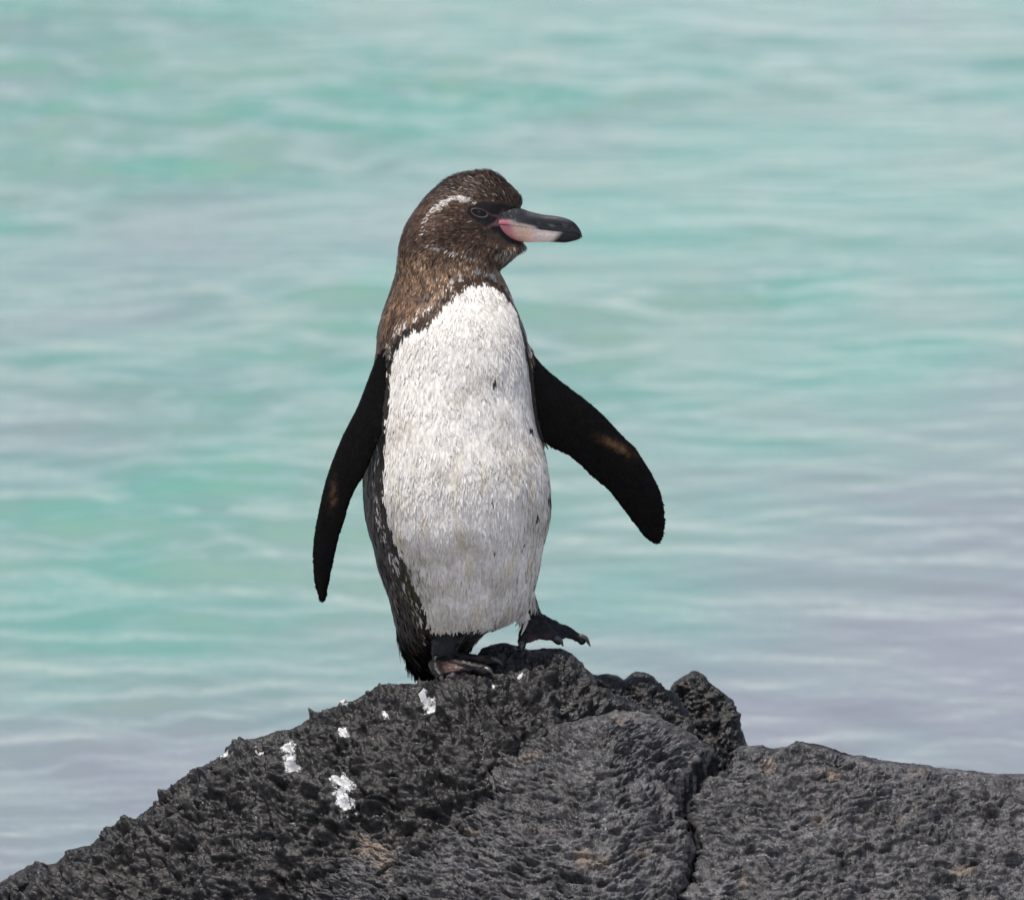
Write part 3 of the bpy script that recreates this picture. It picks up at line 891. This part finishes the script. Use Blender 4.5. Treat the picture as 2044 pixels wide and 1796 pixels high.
def colours(p, rnd, fine):
    nP = len(p)
    u, v = proj(p)
    _, l, r, dr, egg, yc = row_at(v)
    c, a = (l + r) / 2, np.maximum((r - l) / 2, 4)
    y = p[:, 1] / S
    phi = np.degrees(np.arctan2((u - c) / a, -(y - yc) / (a * dr)))
    phi = np.where(phi < -150, phi + 360, phi)
    nz1 = noise(p / 0.006 + 5)
    nz2 = noise(p / 0.018 + 15)
    nz3 = fbm(p / 0.05 + 25, 2)
    j = (rnd - 0.5)
    X, Yv = phi * KX + 5 * nz1, v + 5 * noise(p / 0.006 + 40)
    dist, _ = poly_dist(X, Yv, WPOLY + WPOLY[:1])
    dist = np.where(inside(X, Yv, WPOLY), dist, -dist) + 5 * nz2
    reg = region(p)
    brown = np.array([0.088, 0.047, 0.027])
    gold = np.array([0.27, 0.165, 0.098])
    dark = np.array([0.022, 0.015, 0.011])
    black = np.array([0.0048, 0.0044, 0.0042])
    white = np.array([0.79, 0.752, 0.705])
    # back colour: warmer on the neck, darker on the flank and crown
    g = smoothstep(470, 525, v) * smoothstep(700, 585, v)
    g = np.clip(g * (0.55 + 0.9 * nz2 + 0.5 * nz1) * smoothstep(-115, -40, np.where(phi > 90, 180 - phi, phi) * 1.0), 0, 1)
    lowd = smoothstep(680, 860, v)
    col = brown * (1 - lowd)[:, None] + (dark * 1.3) * lowd[:, None]
    col = col * (1 - g)[:, None] + gold * g[:, None]
    col = col * (0.8 + 0.45 * nz1 + 1.25 * j)[:, None].clip(0.3, 2)
    # pale frayed tips on the flank
    fl = (v > 900) & (rnd > 0.86)
    col[fl] = np.array([0.11, 0.085, 0.055])
    # green tinge near the leg
    gr = np.exp(-(((u - 828) / 26) ** 2 + ((v - 1150) / 45) ** 2)) * (y < 0)
    # mottled pale line outside the dark band
    bw = np.where(v < 600, 13, np.where(v < 700, 19, 17)) + 5 * nz1
    inband = (dist < 0) & (dist > -bw)
    stripe = (dist <= -bw) & (dist > -bw - 20) & (v > 520)
    strength = np.where(v < 585, 0.75, np.where(v < 700, 0.62, np.where(v < 960, 0.16, 0.42))) * (0.2 + 1.3 * smoothstep(-0.2, 0.25, noise(p / 0.009 + 77)))
    strength *= np.clip(1 - np.abs(dist + bw + 7) / 13, 0, 1) * 1.1
    st = stripe & (rnd * 0.999 < strength)
    bandc = np.where((v < 640)[:, None], brown * 0.75, dark)
    col = np.where(inband[:, None], bandc * (0.85 + 0.8 * j)[:, None], col)
    col = np.where(st[:, None], white * (0.72 + 0.25 * j)[:, None], col)
    # white front
    wf = (dist > 0) & (v < np.interp(u, [850, 880, 905, 950, 1000], [1246, 1258, 1268, 1258, 1252]) + 6 * nz1)
    stain_shade = smoothstep(0.0, 0.75, nz3 * 0.6 + 0.55 * nz2 + 0.35 * smoothstep(780, 1250, v))  # dirt mottling plus the belly's downward shading, both put into the colour
    wcol = white * (1 - stain_shade * 0.26)[:, None] * np.array([1, 0.985, 0.965]) ** (1 + 2 * stain_shade)[:, None]
    yel = smoothstep(0.2, 0.7, noise(p / np.array([0.012, 0.012, 0.04]) + 70)) * smoothstep(850, 1000, v)
    wcol = wcol * (1 - yel[:, None] * np.array([0.06, 0.10, 0.26]))
    wcol = wcol * (1 + 0.10 * j)[:, None]
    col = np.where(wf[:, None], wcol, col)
    for (su, sv, ru, rv) in SPOTS:
        s = ((u - su) / ru) ** 2 + ((v - sv) / rv) ** 2 < 1
        s &= (y < yc)
        col[s] = np.array([0.05, 0.036, 0.027]) if fine else col[s]
    grm = np.clip(gr * (0.6 + 1.2 * nz1), 0, 0.8)[:, None]
    col = col * (1 - grm) + np.array([0.05, 0.055, 0.014]) * grm
    # head
    hd = v < 535
    hl, par = poly_dist(u, v, HEADLINE)
    wdt = np.interp(par, [0, 1.5, 4, 5, 8, 10, 13, 14], [3, 6.5, 5.5, 3.2, 2.6, 2.6, 2.4, .5]) + 1.6 * nz1
    hlm = hd & (hl < wdt) & (rnd < np.interp(par, [0, 4, 5, 14], [.95, .95, .7, .6]))
    cr = smoothstep(372, 420, v)
    face = (hd * smoothstep(940, 1010, u))
    col = np.where(hd[:, None], col * (1 - 0.45 * face)[:, None] * (0.6 + 0.45 * cr)[:, None], col)
    col = np.where(hlm[:, None], np.array([0.62, 0.56, 0.52]) * (0.8 + 0.4 * j)[:, None], col)
    ch = hd & inside(u + 4 * nz1, v + 3 * nz2, CHIN) & (rnd < 0.55)
    col = np.where(ch[:, None], np.array([0.34, 0.30, 0.26]) * (0.8 + 0.6 * j)[:, None], col)
    bs = (bare_skin(p) * hd)[:, None]
    col = col * (1 - bs) + np.array([0.014, 0.012, 0.012]) * bs
    # pink skin from the eye to the gape
    pink = np.array([0.24, 0.11, 0.12])
    for line, wd in (([(972, 426), (988, 431), (998, 432)], 1.5), ([(1004, 418), (999, 427), (994, 438), (987, 447)], 2.2), ([(976, 452), (990, 447), (1004, 446)], 3.6)):
        dl, _ = poly_dist(u, v, line)
        m = (smoothstep(wd + 1.2, wd - 1.2, dl) * hd * np.clip(0.65 + 0.9 * nz1, 0.15, 1))[:, None]
        col = col * (1 - m) + pink * m
    rough = np.where(wf, 0.6, 0.46)
    # flippers
    f1 = reg == 1
    fc = black * (0.95 + 0.9 * j + 0.3 * nz1)[:, None]
    for (fu, fv, ru, rv, sx) in ((1222, 884, 30, 9, .45), (1240, 896, 14, 8, .9), (667, 985, 7, 24, -.55)):
        du, dv = u - fu, v - fv
        s = np.exp(-((du / ru) ** 2 + ((dv - sx * du) / rv) ** 2)) * (0.6 + 0.9 * nz1)
        fc = fc * (1 - np.clip(s, 0, 1))[:, None] + np.array([0.10, 0.056, 0.03]) * np.clip(s, 0, 1)[:, None]
    col = np.where(f1[:, None], fc, col)
    rough = np.where(f1, 0.40, rough)
    # feet
    f2 = reg == 2
    red = np.zeros(nP)
    for (fu, fv, ru, rv) in ((902, 1330, 16, 10), (856, 1264, 12, 4), (960, 1311, 7, 5), (1062, 1274, 9, 8), (1136, 1280, 12, 4), (1092, 1270, 5, 4)):
        red = np.maximum(red, np.exp(-(((u - fu) / ru) ** 2 + ((v - fv) / rv) ** 2)))
    red = np.clip(red * (0.75 + 0.7 * nz1), 0, 1)[:, None]
    ftc = np.array([0.014, 0.0125, 0.0125]) * (1 + 0.55 * nz1 + 0.5 * nz2)[:, None].clip(0.4, 2)
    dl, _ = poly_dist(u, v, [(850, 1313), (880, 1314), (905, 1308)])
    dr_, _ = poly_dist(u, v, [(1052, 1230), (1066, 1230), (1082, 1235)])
    ftc = ftc * (1 - 0.6 * np.exp(-(np.minimum(dl, dr_) / 2.5) ** 2))[:, None]  # leg folds darkened in the colour to draw their shade
    ftc = ftc * (1 - red) + np.array([0.075, 0.030, 0.028]) * red
    col = np.where(f2[:, None], ftc, col)
    rough = np.where(f2, 0.425, rough)
    rough = np.where((bs[:, 0] > 0.5), 0.425, rough)
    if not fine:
        col = np.where(((reg == 0) & ~wf & (bs[:, 0] < 0.2))[:, None], col * 0.6, col)  # coat beneath is darkened so gaps between feathers look shadowed
    return np.clip(col, 0.003, 0.85), rough, dist

YAW = R(8)
def bill_mesh(name, stations, upper, colour_fn, mat, root):
    """stations: u, outer v (ridge or keel), mouth v, half width"""
    st = catmull(stations, 7)
    rings, ringcol = [], []
    th = np.linspace(0, 2 * np.pi, 44, endpoint=False)
    for u, vo, vm, hw in st:
        h = abs(vm - vo)
        c, s = np.cos(th), np.sin(th)
        # half-oval: bulging to the outer side, nearly flat at the mouth
        k = np.where(s > 0, np.abs(s) ** 0.85 * h, -np.abs(s) * 1.5)
        vv = vm - k if upper else vm + k
        lat = np.sign(c) * np.abs(c) ** np.interp(u, [1010, 1050], [0.42, 0.75]) * hw
        du = (u - 985)
        y = -du * math.tan(YAW) + lat
        pt = P(np.full_like(vv, u), vv, y)
        rings.append(pt)
        ringcol.append(colour_fn(np.full_like(vv, u), vv, vm))
    V, F, T = loft(rings)
    # a groove and ridges along the upper bill
    cc = np.vstack(ringcol + [ringcol[0].mean(0, keepdims=True), ringcol[-1].mean(0, keepdims=True)])
    if upper:
        u, v = proj(V)
        line = [(1040, 436), (1065, 440), (1090, 447), (1112, 452), (1140, 456)]
        d, _ = poly_dist(u, v, line)
        dep = 2.6 * S * np.exp(-(d / 3.0) ** 2) * smoothstep(1035, 1050, u) * smoothstep(1150, 1130, u)
        dep += 1.0 * S * (np.abs(noise(V / np.array([0.006, 0.003, 0.003]))) - 0.25) * smoothstep(1030, 1060, u) * smoothstep(1148, 1130, u)
        side = np.sign(V[:, 1] - (-(u - 985) * math.tan(YAW)) * S)
        V[:, 1] -= side * dep
    me = make_mesh(name, V, F, T)
    set_attr(me, 'col', cc)
    return add_obj(name, me, mat, root)

def build_bill(root):
    m = attr_material('bill_horn', 0.20, 0.5, 0.0004)
    grey, blackc = np.array([0.026, 0.025, 0.026]), np.array([0.009, 0.008, 0.009])
    pinkc, cream, pale = np.array([0.60, 0.21, 0.24]), np.array([0.76, 0.52, 0.37]), np.array([0.78, 0.63, 0.56])
    def up(u, v, vm):
        t = smoothstep(1030, 1075, u)[:, None]
        c = grey * (1 - t) + blackc * t
        q = np.stack([u * 0.05, v * 0.33, v * 0], -1)
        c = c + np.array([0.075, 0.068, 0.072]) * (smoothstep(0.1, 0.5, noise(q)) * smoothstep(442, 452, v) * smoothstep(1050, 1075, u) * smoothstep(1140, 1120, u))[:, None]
        c = c + np.array([0.040, 0.036, 0.040]) * (smoothstep(442, 430, v - (u - 1080) * 0.12) * smoothstep(1040, 1060, u) * smoothstep(1150, 1130, u))[:, None]  # greyer top ridge: horn tone with a highlight painted into it
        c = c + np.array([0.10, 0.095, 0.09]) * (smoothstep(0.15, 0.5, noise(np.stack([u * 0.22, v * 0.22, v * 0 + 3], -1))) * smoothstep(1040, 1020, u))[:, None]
        th = np.interp(u, [980, 995, 1010, 1030, 1060, 1075], [9, 9, 8, 6, 3, 0])
        m1 = smoothstep(1.5, -1.5, (vm - v) - th)[:, None] * smoothstep(1078, 1062, u)[:, None]
        pk = smoothstep(1008, 1030, u)[:, None]
        return c * (1 - m1) + (pinkc * (1 - pk) + pale * pk) * m1
    def lo(u, v, vm):
        a = smoothstep(1018, 1034, u - (v - 465) * 0.3)[:, None]
        b = smoothstep(1050, 1075, u)[:, None]
        c = pinkc * (1 - a) + (cream * (1 - b) + pale * b) * a
        k = smoothstep(1106, 1122, u + (v - 470) * 0.9)[:, None]
        edge = smoothstep(462, 480, v)[:, None] * smoothstep(1060, 1035, u)[:, None] * 0.6
        c = c * (1 - edge) + pinkc * edge
        return c * (1 - k) + blackc * k
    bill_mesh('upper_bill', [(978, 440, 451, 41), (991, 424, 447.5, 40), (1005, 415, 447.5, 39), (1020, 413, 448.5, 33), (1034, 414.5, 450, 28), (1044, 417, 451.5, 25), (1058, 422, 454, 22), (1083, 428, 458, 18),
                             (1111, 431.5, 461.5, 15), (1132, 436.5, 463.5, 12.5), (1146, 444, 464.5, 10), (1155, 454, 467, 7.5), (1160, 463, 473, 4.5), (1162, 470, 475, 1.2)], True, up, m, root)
    bill_mesh('lower_bill', [(978, 454, 451, 40), (992, 455, 449.5, 38), (999, 459, 449.5, 36), (1006, 468, 450, 33), (1018, 477, 450.5, 29), (1030, 481, 451.5, 26), (1055, 484, 455, 20), (1083, 483.5, 459, 16.5),
                             (1111, 484, 462.5, 13.5), (1128, 484.5, 464, 11), (1146, 481, 465, 8), (1157, 477, 467, 4), (1159, 475, 470, 1.2)], False, lo, m, root)

def head_y(u, v):
    _, l, r, dr, egg, yc = row_at(v)
    c, a = (l + r) / 2, (r - l) / 2
    cx = np.clip((u - c) / a, -1, 1)
    return a * dr * np.sqrt(1 - cx * cx) * (1 - egg * cx)

def build_eyes(root):
    m_eye = plain_material('eye', (0.012, 0.006, 0.005), 0.08, 0.6)
    m_lid = plain_material('eyelid_skin', (0.10, 0.064, 0.068), 0.6)
    eu, ev = 957.0, 424.0
    for sgn in (-1, 1):
        yc = float(head_y(eu, ev))
        # eyeball: a flattened ball set into the head
        th = np.linspace(0, 2 * np.pi, 28, endpoint=False)
        rings = []
        for ph in np.linspace(0.05, math.pi - 0.05, 14):
            uu = eu + 14 * math.sin(ph) * np.cos(th)
            vv = ev + 0.18 * 14 * math.sin(ph) * np.cos(th) + 8.2 * math.sin(ph) * np.sin(th)
            yy = sgn * (yc - 2.5 + 6.0 * math.cos(ph))
            tilt = (head_y(uu, vv) - yc) * 0.95
            rings.append(P(uu, vv, yy + sgn * tilt))
        v, f, t = loft(rings)
        e = add_obj('eye', make_mesh('eye', v, f, t), m_eye, root)
        a = np.linspace(0, 2 * np.pi, 49)
        uu = eu + 16.5 * np.cos(a)
        vv = ev + 3.4 * np.cos(a) + np.where(np.sin(a) < 0, 7.0, 9.5) * np.sin(a)
        yy = sgn * (head_y(uu, vv) + 2.0)
        v, f, t = tube_world(P(uu, vv, yy), (0.8 + 0.4 * np.abs(np.sin(a * 0.5 + 0.6))) * S, 10)
        add_obj('eyelid', make_mesh('eyelid', v, f, t), m_lid, e)

build_sea()
build_rocks()
build_penguin()
